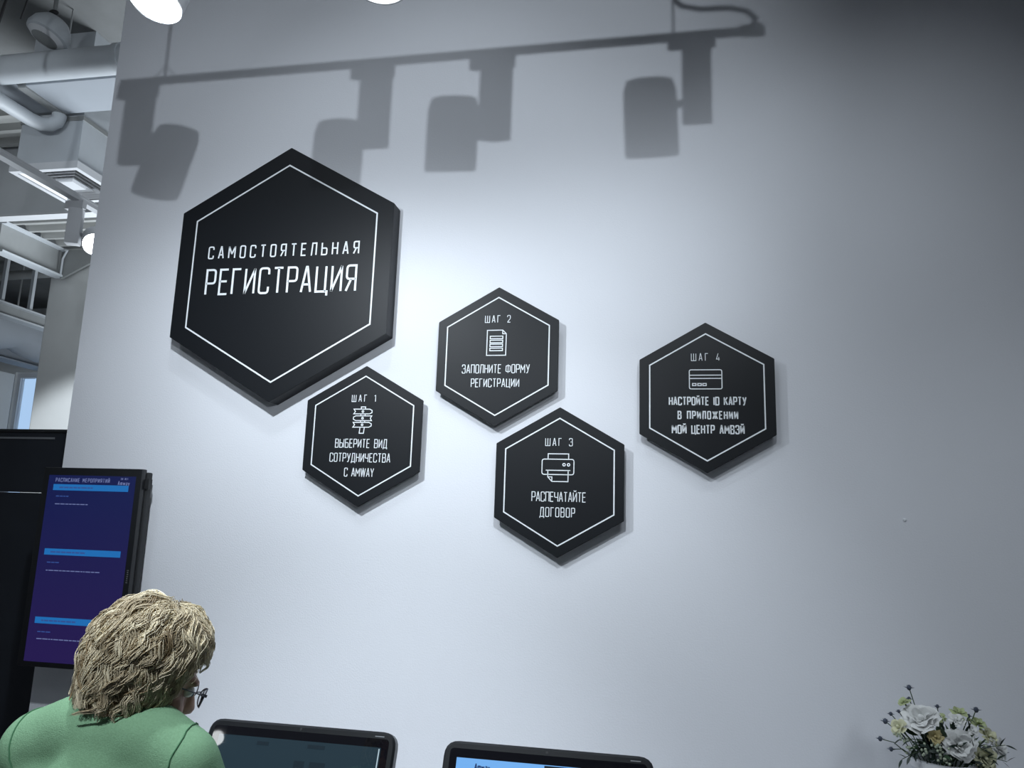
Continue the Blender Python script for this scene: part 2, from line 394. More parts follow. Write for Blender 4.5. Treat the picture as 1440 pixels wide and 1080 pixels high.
deck('ribbed_decking', 'ribbed steel decking lower down, between the bulkhead and the column', -5.84, -4.3, 3.06, 3.80, 4.31, 4)
o = thing('ceiling_bulkhead', 'pale bulkhead dropping from the ceiling behind the rail', 'bulkhead', (-5.8, 3.0, 4.30))
MB().box((-2.2, -.03, .02), (2.6, .05, .70)).build('face_board', BULK, o)
MB().box((-2.2, -.05, 0), (2.6, .06, .022)).build('bottom_flange', PLW, o)
def ibeam(name, label, x, y0, y1, z, h, w, m_=STEEL, cat='beam'):
    o = thing(name, label, cat, (x, y0, z))
    MB().box((-.008, 0, .02), (.008, y1-y0, h-.02)).build('web', STEELD if m_ is STEEL else m_, o)
    MB().box((-w/2, 0, 0), (w/2, y1-y0, .02)).build('flange', m_, o)
    MB().box((-w/2, 0, h-.02), (w/2, y1-y0, h)).build('flange', m_, o); return o
ibeam('steel_beam', 'steel beam under the lower decking, its bottom flange meeting the column', -5.88, 3.07, 3.84, 4.02, .29, .12)
o = thing('gusset_plate', 'dark angled steel plate under the decking where the beam meets the column', 'bracket', (-5.85, 3.80, 4.0))
MB().prism([(0, 0), (.02, .30), (.62, .30), (.45, .22)], 0, .03).build('plate', STEELD, o)
MB().tube([(.02, -.02, .02), (.03, -.03, .2), (.07, -.03, .29)], .01, 8).build('edge_cable', STEEL, o)
ibeam('steel_beam', 'white steel beam further back, carrying two thin struts', -7.25, 4.3, 7.98, 3.86, .16, .14)
for y, lb in ((4.55, 'thin white strut standing on the far beam, nearer the frame edge'), (4.95, 'thin white strut standing on the far beam, nearer the column')):
    o = thing('steel_strut', lb, 'strut', (-7.25, y, 4.02)); MB().box((-.02, -.02, 0), (.02, .02, .975)).build('bar', STEEL, o)
o = thing('sagging_duct', 'pale wrapped air duct sagging between the beams', 'duct', (-8.7, 4.5, 3.95))
mb = MB(); ring = []
for i in range(15):
    y = i*.25; z = -.10*math.sin(i*.9)**2+.25
    ring.append((0, y, z))
mb.tube(ring, .3, 20).build('duct_wrap', PANELW, o, True)
for y in (.5, 1.5, 2.5): MB().tube([(.25, y, .4), (.25, y, 1.048)], .012, 6).build('hanger_rod', STEELD, o)
ibeam('steel_beam', 'broad pale steel beam above the far window', -9.75, 5.2, 7.98, 3.95, .34, .3, PANELW)
o = thing('cross_pipe', 'dark pipe crossing high up between the beams', 'pipe', (-9.6, 5.8, 4.75))
MB().tube([(0, 0, 0), (3.5, 0, .1)], .06, 12).build('pipe_run', STEELD, o, True)

# ------------------------------------------------------------------ track lighting
def rot_to(d):                      # local -Z points along d
    return Vector(d).normalized().to_track_quat('-Z', 'Y').to_matrix().to_4x4()
def spotlight(name_label, loc, box_off, head_off, aim, group, box_turn=0, lens=LENS, s=1.0, z_top=0.0):
    """loc: point under the rail; the box hangs from the rail, the lamp head sits beside it on a short joint"""
    o = thing('track_spotlight', name_label, 'spotlight', loc, group)
    T = Matrix.Translation(Vector(box_off)) @ Matrix.Rotation(R(box_turn), 4, 'Z')
    bx = MB().box((-.036*s, -.028*s, -.105*s), (.036*s, .028*s, .105*s), .004); bx.v = [tuple(T @ Vector(v)) for v in bx.v]
    bx.build('driver_box', WHM, o, True)
    bz = box_off[2]+.105*s
    MB().box((box_off[0]-.05*s-.02, box_off[1]-.016, bz), (box_off[0]+.045*s, box_off[1]+.016, -.0)).build('track_adapter', WHM, o)
    MB().box((box_off[0]-.035*s, box_off[1]-.012, bz-.02), (box_off[0]+.02*s, box_off[1]+.012, bz+.004)).build('adapter_neck', PLW, o)
    hc = Vector(head_off)
    MB().tube([Vector(box_off)+Vector((0, 0, -.03*s)), hc], .011*s, 10).build('swivel_joint', PLG, o)
    A = Matrix.Translation(hc) @ rot_to(aim)
    r = .066*s
    MB().lathe([(r*.62, .105*s), (r*.86, .10*s), (r*.99, .07*s), (r, .0), (r, -.10*s), (r*.96, -.112*s), (r*.90, -.112*s), (r*.87, -.100*s)], 36, A, cap1=False).build('lamp_head', WHM, o, True)
    MB().lathe([(r*.88, -.099*s), (r*.8, -.104*s), (r*.3, -.106*s), (.001, -.1065*s)], 36, A, cap0=True).build('lens', lens, o, True)
    return o
RY, RZ = -1.2, 3.228
o = thing('track_rail', 'white lighting track above the signs with a feed cable', 'lighting track', (-.38, RY, RZ))
MB().box((-.90, -.017, 0), (.91, .017, .022), .002).build('rail', WHM, o)
MB().box((.87, -.019, -.004), (.925, .019, .028), .003).build('end_feed', PLW, o)
MB().tube([(-.765, 0, .022), (-.77, 0, 1.77)], .0035, 6).build('suspension_wire', PLG, o)
MB().tube([(-.80, 0, .022), (-.765, 0, .06), (-.73, 0, .022)], .002, 6).build('wire_bridle', PLG, o)
MB().tube([(.70, 0, .022), (.695, 0, 1.77)], .003, 6).build('suspension_wire', PLG, o)
MB().tube([(.90, 0, .025), (.905, 0, .045), (.885, 0, .068), (.84, 0, .082), (.77, 0, .085), (.72, 0, .10), (.69, 0, .14), (.67, 0, .4), (.66, 0, 1.77)], .0085, 8).build('feed_cable', PLW, o)
GR = 'spotlights on the track above the signs'
spotlight('white track spotlight over the large sign, its whole glowing face in view', (-1.2, RY, RZ), (0, -.02, -.15), (.076, .03, -.240), (-.08, -.24, -.96), GR, 20)
spotlight('white track spotlight at the top edge, only the lower rim of its face in view', (-.485, RY, RZ), (0, 0, -.142), (-.098, .0, -.263), (.03, -.08, -1), GR, 0)
spotlight('third white track spotlight from the left, above the picture edge, seen as a shadow', (-.145, RY, RZ), (0, 0, -.142), (-.115, 0, -.216), (-.04, .08, -1), GR, 75)
spotlight('last white track spotlight on the right, above the picture edge, seen as a shadow', (.378, RY, RZ), (0, 0, -.13), (-.116, 0, -.206), (.02, .06, -1), GR, 10)

# track behind, running away from the camera
o = thing('track_rail', 'white lighting track running back past the air grille', 'lighting track', (-3.22, .3, 3.45))
MB().box((-.024, -.9, 0), (.024, 1.0, .022)).build('rail', WHM, o)
MB().box((-.026, -.9, .022), (-.010, 1.0, .034)).build('upper_lip', WHM, o)
MB().box((.006, -.9, .022), (.026, 1.0, .034)).build('upper_lip', WHM, o)
for y, h_ in ((-.5, 1.548), (.985, .895)): MB().tube([(0, y, .03), (0, y, h_)], .003, 6).build('suspension_wire', PLG, o)
# second parallel strip of the suspended system
GR2 = 'spotlights on the track behind the wall'
spotlight('white track spotlight behind the wall edge shining brightly at the camera', (-3.22, .98, 3.45), (0, 0, -.15), (.10, .05, -.215), (.62, -.72, -.55), GR2, 25, LENSB)
spotlight('white track spotlight cut by the left picture edge with a small bright face', (-3.22, .27, 3.45), (0, 0, -.15), (-.09, 0, -.235), (.3, -.4, -.75), GR2, 15, LENSB)

# lamp fixtures outside the frame that light the wall
spotlight('white spotlight across the room behind the camera, aimed at the sign wall', (.94, -4.26, 2.86), (0, -.05, -.13), (.0, -.02, -.26), (-2.2, 4.1, .2), 'spotlights behind the camera', 0)
o = thing('track_rail', 'white lighting track behind the camera', 'lighting track', (.94, -4.26, 2.86))
MB().box((-1.5, -.017, 0), (1.5, .017, .022)).build('rail', WHM, o)
for x in (-1.2, 1.2): MB().tube([(x, 0, .02), (x, 0, 2.148)], .003, 6).build('suspension_wire', PLG, o)

# ================================================================== SIGNS
def sign(label, cx, cz, ro, ri, t, y_gap, lines, icon=None, wd=.0042):
    o = thing('hexagon_sign', label, 'sign', (cx, 0, cz), 'hexagonal signs on the wall')
    hexp = [(ro*math.cos(R(a)), ro*math.sin(R(a))) for a in (90, 150, 210, 270, 330, 30)]
    yf = -(t+y_gap)
    bm = bmesh.new()
    vs = [bm.verts.new((x, yf, z)) for x, z in hexp]; vb = [bm.verts.new((x, -y_gap, z)) for x, z in hexp]
    bm.faces.new(vs); bm.faces.new(vb[::-1])
    for i in range(6): bm.faces.new((vs[i], vb[i], vb[(i+1) % 6], vs[(i+1) % 6]))
    bmesh.ops.recalc_face_normals(bm, faces=bm.faces)
    bmesh.ops.bevel(bm, geom=bm.edges[:], offset=.0012, segments=2, affect='EDGES')
    me = bpy.data.meshes.new('board'); bm.to_mesh(me); bm.free(); me.materials.append(SIGN)
    b = bpy.data.objects.new('board', me); COL.objects.link(b); b.parent = o
    if y_gap:
        for a in (30, 150, 270):
            x, z = .62*ro*math.cos(R(a)), .62*ro*math.sin(R(a))
            MB().tube([(x, 0, z), (x, -y_gap, z)], .012, 12).build('spacer', PLG, o)
    mb = MB(); yp = yf-.0007
    ribbon(mb, [(ri*math.cos(R(a)), ri*math.sin(R(a))) for a in (90, 150, 210, 270, 330, 30)], True, wd, yp)
    mb.build('border_line', PRINT, o)
    for L in lines:
        mb = MB(); text(mb, *L[:5], L[5], yp, *(L[6:])); mb.build('lettering', PRINT, o)
    if icon:
        mb = MB()
        for pts, cl in icon: ribbon(mb, pts, cl, .0030, yp)
        mb.build('icon', PRINT, o)
    return o
def circ(x, z, r, n=14): return ([(x+r*math.cos(2*math.pi*i/n), z+r*math.sin(2*math.pi*i/n)) for i in range(n)], True)
# icon: signpost with three arrow boards
ic1 = [([(-.010, .094), (-.010, .101), (.006, .101), (.006, .094)], False)]
for z, d in ((.0845, 1), (.0605, -1), (.0370, 1)):
    a, b = .0085, .033
    if d > 0: p = [(-.037, z-a), (.022, z-a), (.031, z-.004), (.031, z+.004), (.022, z+a), (-.037, z+a), (-.031, z)]
    else: p = [(.031, z+a), (-.028, z+a), (-.037, z+.004), (-.037, z-.004), (-.028, z-a), (.031, z-a), (.026, z)]
    ic1 += [(p, True), circ(-.003, z, .0032)]
for z in (.0487, .0725): ic1 += [([(-.010, z-.004), (-.010, z+.004)], False), ([(.006, z-.004), (.006, z+.004)], False)]
ic1 += [([(-.010, .0285), (-.012, .007), (.004, .007), (.006, .0285)], False)]
# document
ic2 = [([(-.037, .001), (.031, .001), (.031, .078), (.018, .091), (-.037, .091)], True), ([(.018, .091), (.018, .078), (.031, .078)], False)]
for z in (.065, .0505, .0365, .022): ic2.append(([(-.026, z-.0045), (.019, z-.0045), (.019, z+.0045), (-.026, z+.0045)], True))
# printer
ic3 = [(rrect(-.057, .022, .050, .073, .008), True), ([(-.037, .073), (-.037, .091), (.032, .091), (.032, .073)], False),
       ([(-.044, .036), (.038, .036)], False), ([(-.037, .036), (-.037, .014), (-.023, -.001), (.031, -.001), (.031, .036)], False),
       ([(-.037, .014), (-.023, .014), (-.023, -.001)], False), circ(.017, .055, .0042), circ(.032, .055, .0042)]
# card
ic4 = [(rrect(-.054, .025, .050, .089, .006), True), ([(-.054, .071), (.050, .071)], False), ([(-.054, .060), (.050, .060)], False)]
for x in (-.044, -.027, -.011): ic4.append(([(x, .036), (x+.011, .036), (x+.011, .043), (x, .043)], True))

sign('large black hexagonal sign, thick board, white heading in Russian, no picture', -1.37, 2.623, .493, .420, .07, 0,
     [('САМОСТОЯТЕЛЬНАЯ', -.303, .304, .055, .106, .0052), ('РЕГИСТРАЦИЯ', -.302, .302, -.088, .016, .0080, .90)], None, .0056)
SG = .009
sign('small black hexagonal sign with a signpost picture, marked step 1', -1.021, 2.018, .250, .212, SG, .026,
     [('ШАГ 1', -.048, .043, .119, .145, .0022), ('ВЫБЕРИТЕ ВИД', -.099, .094, -.045, -.013, .0026, .87), ('СОТРУДНИЧЕСТВА', -.116, .109, -.095, -.063, .0026, .87), ('С АMWАY', -.058, .052, -.146, -.115, .0026, .87)], ic1)
sign('small black hexagonal sign with a document picture, marked step 2', -.546, 2.301, .248, .210, SG, .026,
     [('ШАГ 2', -.047, .045, .118, .145, .0022), ('ЗАПОЛНИТЕ ФОРМУ', -.123, .117, -.063, -.031, .0026, .87), ('РЕГИСТРАЦИИ', -.089, .082, -.112, -.081, .0026, .87)], ic2)
sign('small black hexagonal sign with a printer picture, marked step 3, lowest of all', -.321, 1.871, .249, .211, SG, .026,
     [('ШАГ 3', -.048, .045, .117, .144, .0022), ('РАСПЕЧАТАЙТЕ', -.090, .091, -.068, -.035, .0026, .87), ('ДОГОВОР', -.061, .056, -.118, -.086, .0026, .87)], ic3)
sign('small black hexagonal sign with a card picture and bold text, rightmost, marked step 4', .160, 2.157, .250, .211, SG, .026,
     [('ШАГ 4', -.048, .045, .119, .145, .0020), ('НАСТРОЙТЕ ID КАРТУ', -.121, .126, -.030, -.001, .0040, .88), ('В ПРИЛОЖЕНИИ', -.093, .099, -.076, -.048, .0040, .88), ('МОЙ ЦЕНТР АМВЭЙ', -.112, .118, -.124, -.094, .0040, .88)], ic4)
tag(MB().ell((.751, -.002, 1.777), (.0048, .0022, .0048), n=10, k=6).build('wall_plug', PRINT, smooth=True), 'tiny pale plug alone on the bare right part of the wall', 'wall plug')

# ================================================================== WALL SCREEN
def emis(name, c0, c1=None, z0=0, z1=1, st=1.0, rough=.15):
    M = mat(name, (.01, .01, .012), rough, emit=c0, estr=st)
    if c1:
        nt = M.node_tree; b = nt.nodes['Principled BSDF']; tc = nt.nodes.new('ShaderNodeTexCoord'); sx = nt.nodes.new('ShaderNodeSeparateXYZ')
        mr = nt.nodes.new('ShaderNodeMapRange'); mr.inputs[1].default_value = z0; mr.inputs[2].default_value = z1
        rp = nt.nodes.new('ShaderNodeValToRGB'); rp.color_ramp.elements[0].color = (*c0, 1); rp.color_ramp.elements[1].color = (*c1, 1)
        nt.links.new(tc.outputs['Object'], sx.inputs[0]); nt.links.new(sx.outputs[2], mr.inputs[0])
        nt.links.new(mr.outputs[0], rp.inputs[0]); nt.links.new(rp.outputs[0], b.inputs['Emission Color'])
    return M
tv = thing('wall_screen', 'portrait wall display glowing blue and purple with a timetable', 'screen', (-2.012, 0, 1.18))
MB().box((-.216, -.10, 0), (.190, -.072, .700), .004).build('bezel', BLK, tv, True)
MB().box((-.205, -.072, .02), (.196, -.045, .69), .006).build('rear_cover', BLKM, tv)
MB().box((-.12, -.045, .15), (.150, -.012, .55), .006).build('rear_bulge', BLKM, tv)
MB().box((-.08, -.012, .22), (.08, 0, .48)).build('wall_mount', PLG, tv)
MB().box((.190, -.078, .63), (.205, -.058, .665)).build('side_clip', BLKM, tv)
SC = emis('display_picture', (.015, .007, .070), (.003, .007, .064), .05, .62, 1.0, .35)
MB().box((-.190, -.1008, .018), (.168, -.0995, .672)).build('display_panel', SC, tv)
BAR = emis('display_bar', (.010, .14, .42)); TXT = emis('display_text', (.13, .16, .33)); TXD = emis('display_dim_text', (.03, .07, .25))
for z in (.617, .386, .148): MB().box((-.166, -.1018, z), (.143, -.1010, z+.022)).build('blue_bar', BAR, tv)
mb = MB(); text(mb, 'РАСПИСАНИЕ МЕРОПРИЯТИЙ', -.160, .064, .652-.005, .662, .0018, -.1016); mb.build('heading', TXT, tv)
mb = MB(); text(mb, 'Amway', .098, .146, .640, .655, .0020, -.1016); text(mb, '20 ЛЕТ', .108, .138, .659, .666, .0012, -.1016); mb.build('logo', TXT, tv)
def dashes(mb, x0, x1, z, h, y, seed):
    rr = random.Random(seed); x = x0
    while x < x1:
        l = min(rr.uniform(.006, .022), x1-x); mb.box((x, y, z), (x+l, y+.0004, z+h)); x += l+.003
    return mb
for i, (z, l) in enumerate(((.588, .14), (.352, .225), (.092, .26))):
    dashes(MB(), -.150, -.150+l*.97, z-.022*(1 if i < 2 else -.1), .0032, -.1016, i).build('caption', TXT, tv)
    dashes(MB(), -.150, -.098, z+.006+(.02 if i == 2 else 0), .0035, -.1016, i+9).build('caption', TXD, tv)
    dashes(MB(), -.14, .0, (.625, .394, .156)[i], .005, -.1022, i+19).build('caption', TXD, tv)
mb = MB(); text(mb, 'SAMSUNG', 0, .045, 0, .007, .0012, 0)
mb.v = [(-z+.183, -.1008, x+.30) for x, y, z in mb.v]; mb.build('maker_mark', PLG, tv)

# ================================================================== DESK AND MONITORS
dk = thing('counter_desk', 'pale counter along the sign wall under the monitors', 'counter', (-.3, -.47, 0))
MB().box((-1.3, -.43, .70), (1.5, .46, .74), .004).build('worktop', DESK, dk)
for x in (-1.25, -.35, .55, 1.43): MB().box((x, -.36, 0), (x+.03, .44, .70)).build('side_panel', DESK, dk)
MB().box((-1.22, .38, .1), (1.43, .40, .70)).build('back_panel', DESK, dk)

def monitor(label, cx, cy, zt, wid, hgt, tilt, yaw, screen, extra=None):
    z0 = .7405
    o = thing('desktop_monitor', label, 'monitor', (cx, cy, z0)); o.rotation_euler = (0, 0, R(yaw))
    # body in its own tilted frame with the origin at the middle of the top edge
    A = Matrix.Translation((0, 0, zt-z0)) @ Matrix.Rotation(R(-tilt), 4, 'X')
    def ap(mb): mb.v = [tuple(A @ Vector(v)) for v in mb.v]; return mb
    P = rrect(-wid/2, -hgt, wid/2, 0, .040); P = [(p.x, p.y) for p in P]
    P2 = [(p.x, p.y) for p in rrect(-wid/2+.006, -hgt+.006, wid/2-.006, -.006, .035)]
    mb = MB(); n = len(P)
    mb.add([(x, 0, z) for x, z in P2]+[(x, .006, z) for x, z in P]+[(x, .030, z) for x, z in P]+[(x*.9, .048, z*.9-.02) for x, z in P],
           [tuple(range(n))]+[(j*n+i, j*n+(i+1) % n, (j+1)*n+(i+1) % n, (j+1)*n+i) for j in range(3) for i in range(n)]+[tuple(range(4*n-1, 3*n-1, -1))])
    ap(mb).build('casing', BLK, o, True)
    I = [(p.x, p.y) for p in rrect(-wid/2+.018, -hgt+.05, wid/2-.018, -.018, .012)]
    mb = MB(); mb.prism(I, -.0012, .002); ap(mb).build('inner_bezel', GLASS_BEZ, o)
    sx, sz0, sz1 = wid/2-.038, -hgt+.075, -.040
    ap(MB().box((-sx, -.0022, sz0), (sx, -.0010, sz1))).build('display_panel', screen, o)
    ap(MB().tube([(0, -.0008, -.0105), (0, .003, -.0105)], .0035, 12)).build('camera_eye', RUB, o)
    mk = MB().box((wid/2-.060, -.0006, -.0135), (wid/2-.034, .001, -.0115)); ap(mk).build('maker_mark', PLG, o)
    MB().box((-.035, .085, .02), (.035, .115, zt-z0-.16), .006).build('stand_neck', BLKM, o)
    MB().lathe([(.12, 0), (.12, .008), (.10, .014), (.03, .02)], 32, Matrix.Translation((0, .08, 0)) @ Matrix.Diagonal((1.1, .8, 1, 1))).build('stand_base', BLK, o, True)
    if extra: extra(o, ap, sx, sz0, sz1)
    return o
SCD = emis('dim_page', (.010, .028, .040), st=1, rough=.02)
SCB = emis('bright_page', (.17, .43, .86), st=1, rough=.1)
EDG = emis('page_edge', (.42, .55, .62)); DK1 = emis('page_dark', (.012, .020, .030), rough=.08); DKB = emis('page_mark', (.01, .03, .12)); FAINT = emis('page_faint', (.005, .016, .024), rough=.06)
def ex1(o, ap, sx, z0, z1):
    ap(MB().box((sx-.006, -.0028, z0), (sx-.003, -.0023, z1-.003))).build('page_edge', EDG, o)
    ap(MB().box((-.12, -.0028, z1-.020), (-.085, -.0023, z1-.010))).build('page_mark', FAINT, o)
    ap(MB().box((.0, -.0028, z1-.08), (.03, -.0023, z1-.05)).box((.045, -.0028, z1-.08), (.09, -.0023, z1-.05)).box((.03, -.0028, z1-.018), (.08, -.0023, z1-.008))).build('page_block', FAINT, o)
def ex2(o, ap, sx, z0, z1):
    ap(MB().box((-.004, -.0028, z1-.14), (sx-.003, -.0023, z1-.002))).build('page_block', DK1, o)
    mb = MB(); text(mb, 'Amway', -sx+.050, -sx+.092, z1-.026, z1-.011, .0024, -.0030); ap(mb).build('logo', DKB, o)
    ap(dashes(MB(), -.06, -.03, z1-.022, .003, -.0030, 3)).build('caption', DKB, o)
    ap(dashes(MB(), .006, .05, z1-.013, .003, -.0034, 5)).build('caption', FAINT, o)
monitor('black desktop monitor beside the woman, dim dark page, a lamp mirrored in it', -.975, -.45, 1.156, .555, .345, 20, 0, SCD, ex1)
monitor('black desktop monitor to the right, showing a bright light blue page', -.285, -.45, 1.150, .553, .345, 20, 0, SCB, ex2)

o = spotlight('white spotlight at the far left behind the camera, mirrored in the monitor', (-3.80, -4.76, 3.25), (0, -.05, -.13), (.0, .02, -.25), (2.6, 4.2, -1.9), 'spotlights behind the camera', 0, LENSB)
o = thing('track_rail', 'white lighting track at the far left behind the camera', 'lighting track', (-3.80, -4.76, 3.25))
MB().box((-1.5, -.017, 0), (1.5, .017, .022)).build('rail', WHM, o)
for x in (-1.2, 1.2): MB().tube([(x, 0, .02), (x, 0, 1.748)], .003, 6).build('suspension_wire', PLG, o)

# ================================================================== WOMAN
PX, PY = -.985, -1.30
wo = thing('person', 'woman seen from behind, wavy blond hair, green jersey and glasses, bent towards a monitor', 'person', (PX, PY, 0))
TO = Matrix.Translation((-PX, -PY, 0))
def cap(mb, a, b, ra, rb, n=16):
    a = Vector(a); b = Vector(b)
    mb.tube([a, a.lerp(b, .33), a.lerp(b, .66), b], [ra, ra+(rb-ra)*.33, ra+(rb-ra)*.66, rb], n); mb.ell(a, (ra,)*3, n=n, k=10); mb.ell(b, (rb,)*3, n=n, k=10); return mb
def chain(mb, pts):
    for (a, ra), (b, rb) in zip(pts, pts[1:]): cap(mb, a, b, ra, rb)
    return mb
def remesh(mb, name, material, parent, voxel, smooth=4, disp=None):
    o = mb.build(name, material, None)
    md = o.modifiers.new('r', 'REMESH'); md.mode = 'VOXEL'; md.voxel_size = voxel
    sm = o.modifiers.new('s', 'SMOOTH'); sm.iterations = smooth; sm.factor = .6
    bpy.context.view_layer.update()
    me = bpy.data.meshes.new_from_object(o.evaluated_get(bpy.context.evaluated_depsgraph_get()))
    old = o.data; o.modifiers.clear(); o.data = me; bpy.data.meshes.remove(old); me.name = name
    if disp:
        for v in me.vertices: v.co += v.normal*disp(v.co)
    for v in me.vertices: v.co -= Vector((PX, PY, 0))
    for p in me.polygons: p.use_smooth = True
    if not me.materials: me.materials.append(material)
    o.parent = parent; return o
HC = Vector((-.958, -1.196, 1.425))
yaw, pit, rol = R(39), R(-22), R(5)
fw_ = Vector((math.sin(yaw)*math.cos(pit), math.cos(yaw)*math.cos(pit), math.sin(pit)))
rt_ = Vector((math.cos(yaw), -math.sin(yaw), 0)); up_ = rt_.cross(fw_)
rt2 = rt_*math.cos(rol)-up_*math.sin(rol); up2 = up_*math.cos(rol)+rt_*math.sin(rol)
H = Matrix.Identity(4)
for i in range(3): H[i][0], H[i][1], H[i][2], H[i][3] = rt2[i], fw_[i], up2[i], HC[i]
H3 = H.to_3x3()
def hp(x, y, z): return H @ Vector((x, y, z))
C7 = Vector((-.985, -1.235, 1.350))
ShR = Vector((-.838, -1.235, 1.278)); ShL = Vector((-1.150, -1.225, 1.284))
ElR = Vector((-.765, -1.13, .985)); WrR = Vector((-.83, -.945, .805))
ElL = Vector((-1.215, -1.11, .985)); WrL = Vector((-1.13, -.945, .805))
HipR = Vector((-.90, -1.335, .86)); HipL = Vector((-1.07, -1.335, .86))
KnR = Vector((-.89, -1.31, .46)); KnL = Vector((-1.08, -1.32, .46)); AnR = Vector((-.88, -1.345, .085)); AnL = Vector((-1.09, -1.355, .085))
b = MB()
b.ell(hp(0, -.008, .022), (.074, .093, .088), H3, 24, 16)
b.ell(hp(0, .030, -.040), (.056, .060, .085), H3, 20, 14)
b.ell(hp(0, .060, -.110), (.024, .024, .020), H3)
for sx in (-1, 1):
    b.ell(hp(sx*.034, .062, -.045), (.026, .024, .026), H3)
    b.ell(hp(sx*.030, .078, .012), (.026, .014, .010), H3)
    b.ell(hp(sx*.052, .010, -.080), (.014, .03, .024), H3)
    b.ell(hp(sx*.077, -.008, -.022), (.008, .020, .031), H3, 12, 8)
cap(b, hp(0, .090, .0), hp(0, .108, -.040), .008, .013, 10); b.ell(hp(0, .100, -.045), (.019, .012, .009), H3)
b.ell(hp(0, .087, -.073), (.024, .012, .007), H3); b.ell(hp(0, .084, -.084), (.021, .012, .007), H3)
cap(b, hp(0, -.035, -.05), C7+Vector((.015, .02, -.02)), .052, .058)
torso = [(C7+Vector((0, .03, -.05)), .075), (Vector((-.99, -1.225, 1.16)), .105), (Vector((-.985, -1.26, 1.0)), .095), (Vector((-.985, -1.32, .88)), .115)]
chain(b, torso); cap(b, ShL, ShR, .045, .045)
for sh, el, wr in ((ShR, ElR, WrR), (ShL, ElL, WrL)): chain(b, [(sh, .045), (el, .033), (wr, .023)])
for hi, kn, an in ((HipR, KnR, AnR), (HipL, KnL, AnL)):
    chain(b, [(hi, .080), (kn, .050), (an, .034)]); cap(b, an+Vector((0, -.03, -.045)), an+Vector((0, .14, -.055)), .026, .022)
for wr, sx in ((WrR, 1), (WrL, -1)):            # hands lying on the counter
    palm = wr+Vector((-.004*sx, .055, -.035)); b.ell(palm, (.036, .045, .014)); cap(b, wr, palm, .022, .014)
    for k, (dx, ln) in enumerate(((-.028, .060), (-.010, .070), (.009, .066), (.027, .052))):
        p0 = palm+Vector((dx, .030, .002)); p1 = p0+Vector((dx*.15, ln*.5, .006)); p2 = p1+Vector((dx*.1, ln*.5, -.013))
        chain(b, [(p0, .0095), (p1, .0088), (p2, .0075)])
    t0 = palm+Vector((-sx*.026, -.015, 0)); t1 = t0+Vector((-sx*.026, .025, .002)); t2 = t1+Vector((-sx*.008, .026, -.004))
    chain(b, [(t0, .0125), (t1, .010), (t2, .008)])
body = remesh(b, 'body', SKIN, wo, .0065, 3)
for sx in (-1, 1):
    e = MB().ell(hp(sx*.031, .079, -.006), (.012, .011, .012), H3, 16, 10); e.v = [tuple(Vector(v)-Vector((PX, PY, 0))) for v in e.v]; eo = e.build('eye', EYEW, wo, 'all')
    e = MB().ell(hp(sx*.031, .0895, -.009), (.0055, .002, .0055), H3, 12, 6); e.v = [tuple(Vector(v)-Vector((PX, PY, 0))) for v in e.v]; e.build('iris', IRIS, eo, 'all')
e = MB().ell(hp(0, .0965, -.074), (.021, .004, .0035), H3, 14, 6).ell(hp(0, .0945, -.082), (.019, .004, .004), H3, 14, 6)
e.v = [tuple(Vector(v)-Vector((PX, PY, 0))) for v in e.v]; e.build('lips', LIP, wo, 'all')

# jersey
JER = mat('green_jersey', (.24, .43, .26), .92, bump=.55, bscale=420, var=.07, vscale=260, spec=.2)
s_ = MB()
tz = [(C7+Vector((0, .02, -.045)), .092), (Vector((-.995, -1.222, 1.20)), .125), (Vector((-.985, -1.235, 1.08)), .122), (Vector((-.985, -1.275, .95)), .115), (Vector((-.985, -1.315, .83)), .140)]
chain(s_, tz)
for q, rr_ in ((Vector((-1.09, -1.215, 1.17)), (.10, .105, .15)), (Vector((-.905, -1.225, 1.17)), (.095, .105, .15)), (Vector((-1.08, -1.30, .86)), (.10, .12, .10)), (Vector((-.89, -1.30, .86)), (.10, .12, .10)), (Vector((-.985, -1.15, 1.12)), (.15, .09, .12))):
    s_.ell(q, rr_, n=20, k=14)
chain(s_, [(ShL, .066), (ShL.lerp(C7, .55)+Vector((0, 0, .0)), .068), (C7+Vector((0, .005, -.032)), .066), (ShR.lerp(C7, .5), .066), (ShR, .062)])
for sh, el, wr in ((ShR, ElR, WrR), (ShL, ElL, WrL)): chain(s_, [(sh, .064), (sh.lerp(el, .5), .056), (el, .046), (el.lerp(wr, .85), .034)])
def folds(co):
    n = noise.noise(co*9)*.0028+noise.noise(co*24+Vector((3, 1, 7)))*.0012
    n += .0022*math.sin(co.z*70+noise.noise(co*6)*6)*max(0, min(1, (1.22-co.z)*6))
    return n
shirt = remesh(s_, 'jersey', JER, wo, .0085, 9, folds)
from mathutils.bvhtree import BVHTree
bvh = BVHTree.FromPolygons([v.co for v in shirt.data.vertices], [tuple(p.vertices) for p in shirt.data.polygons])
def on_shirt(p, off=.001):
    q, nrm, _, _ = bvh.find_nearest(Vector(p)-Vector((PX, PY, 0))); return q+nrm*off
def ring_around(sh, dirv, r, off=0.0012, n=40):
    d = Vector(dirv).normalized(); a = d.orthogonal().normalized(); c_ = d.cross(a)
    return [on_shirt(Vector(sh)+a*r*math.cos(2*math.pi*i/n)+c_*r*math.sin(2*math.pi*i/n), off) for i in range(n+1)]
SEAM = mat('jersey_seam', (.07, .20, .10), .95)
for sh, el, sg in ((ShR, ElR, 1), (ShL, ElL, -1)):
    d = (el-sh).normalized()*.35+Vector((sg*.9, .05, 0)); MB().tube(ring_around(sh-Vector((sg*.012, 0, .005)), d, .10), .0013, 6).build('shoulder_seam', SEAM, wo, 'all')
nk = []
ax_ = Vector((.05, .10, .25)).normalized(); a1 = ax_.orthogonal().normalized(); a2 = ax_.cross(a1)
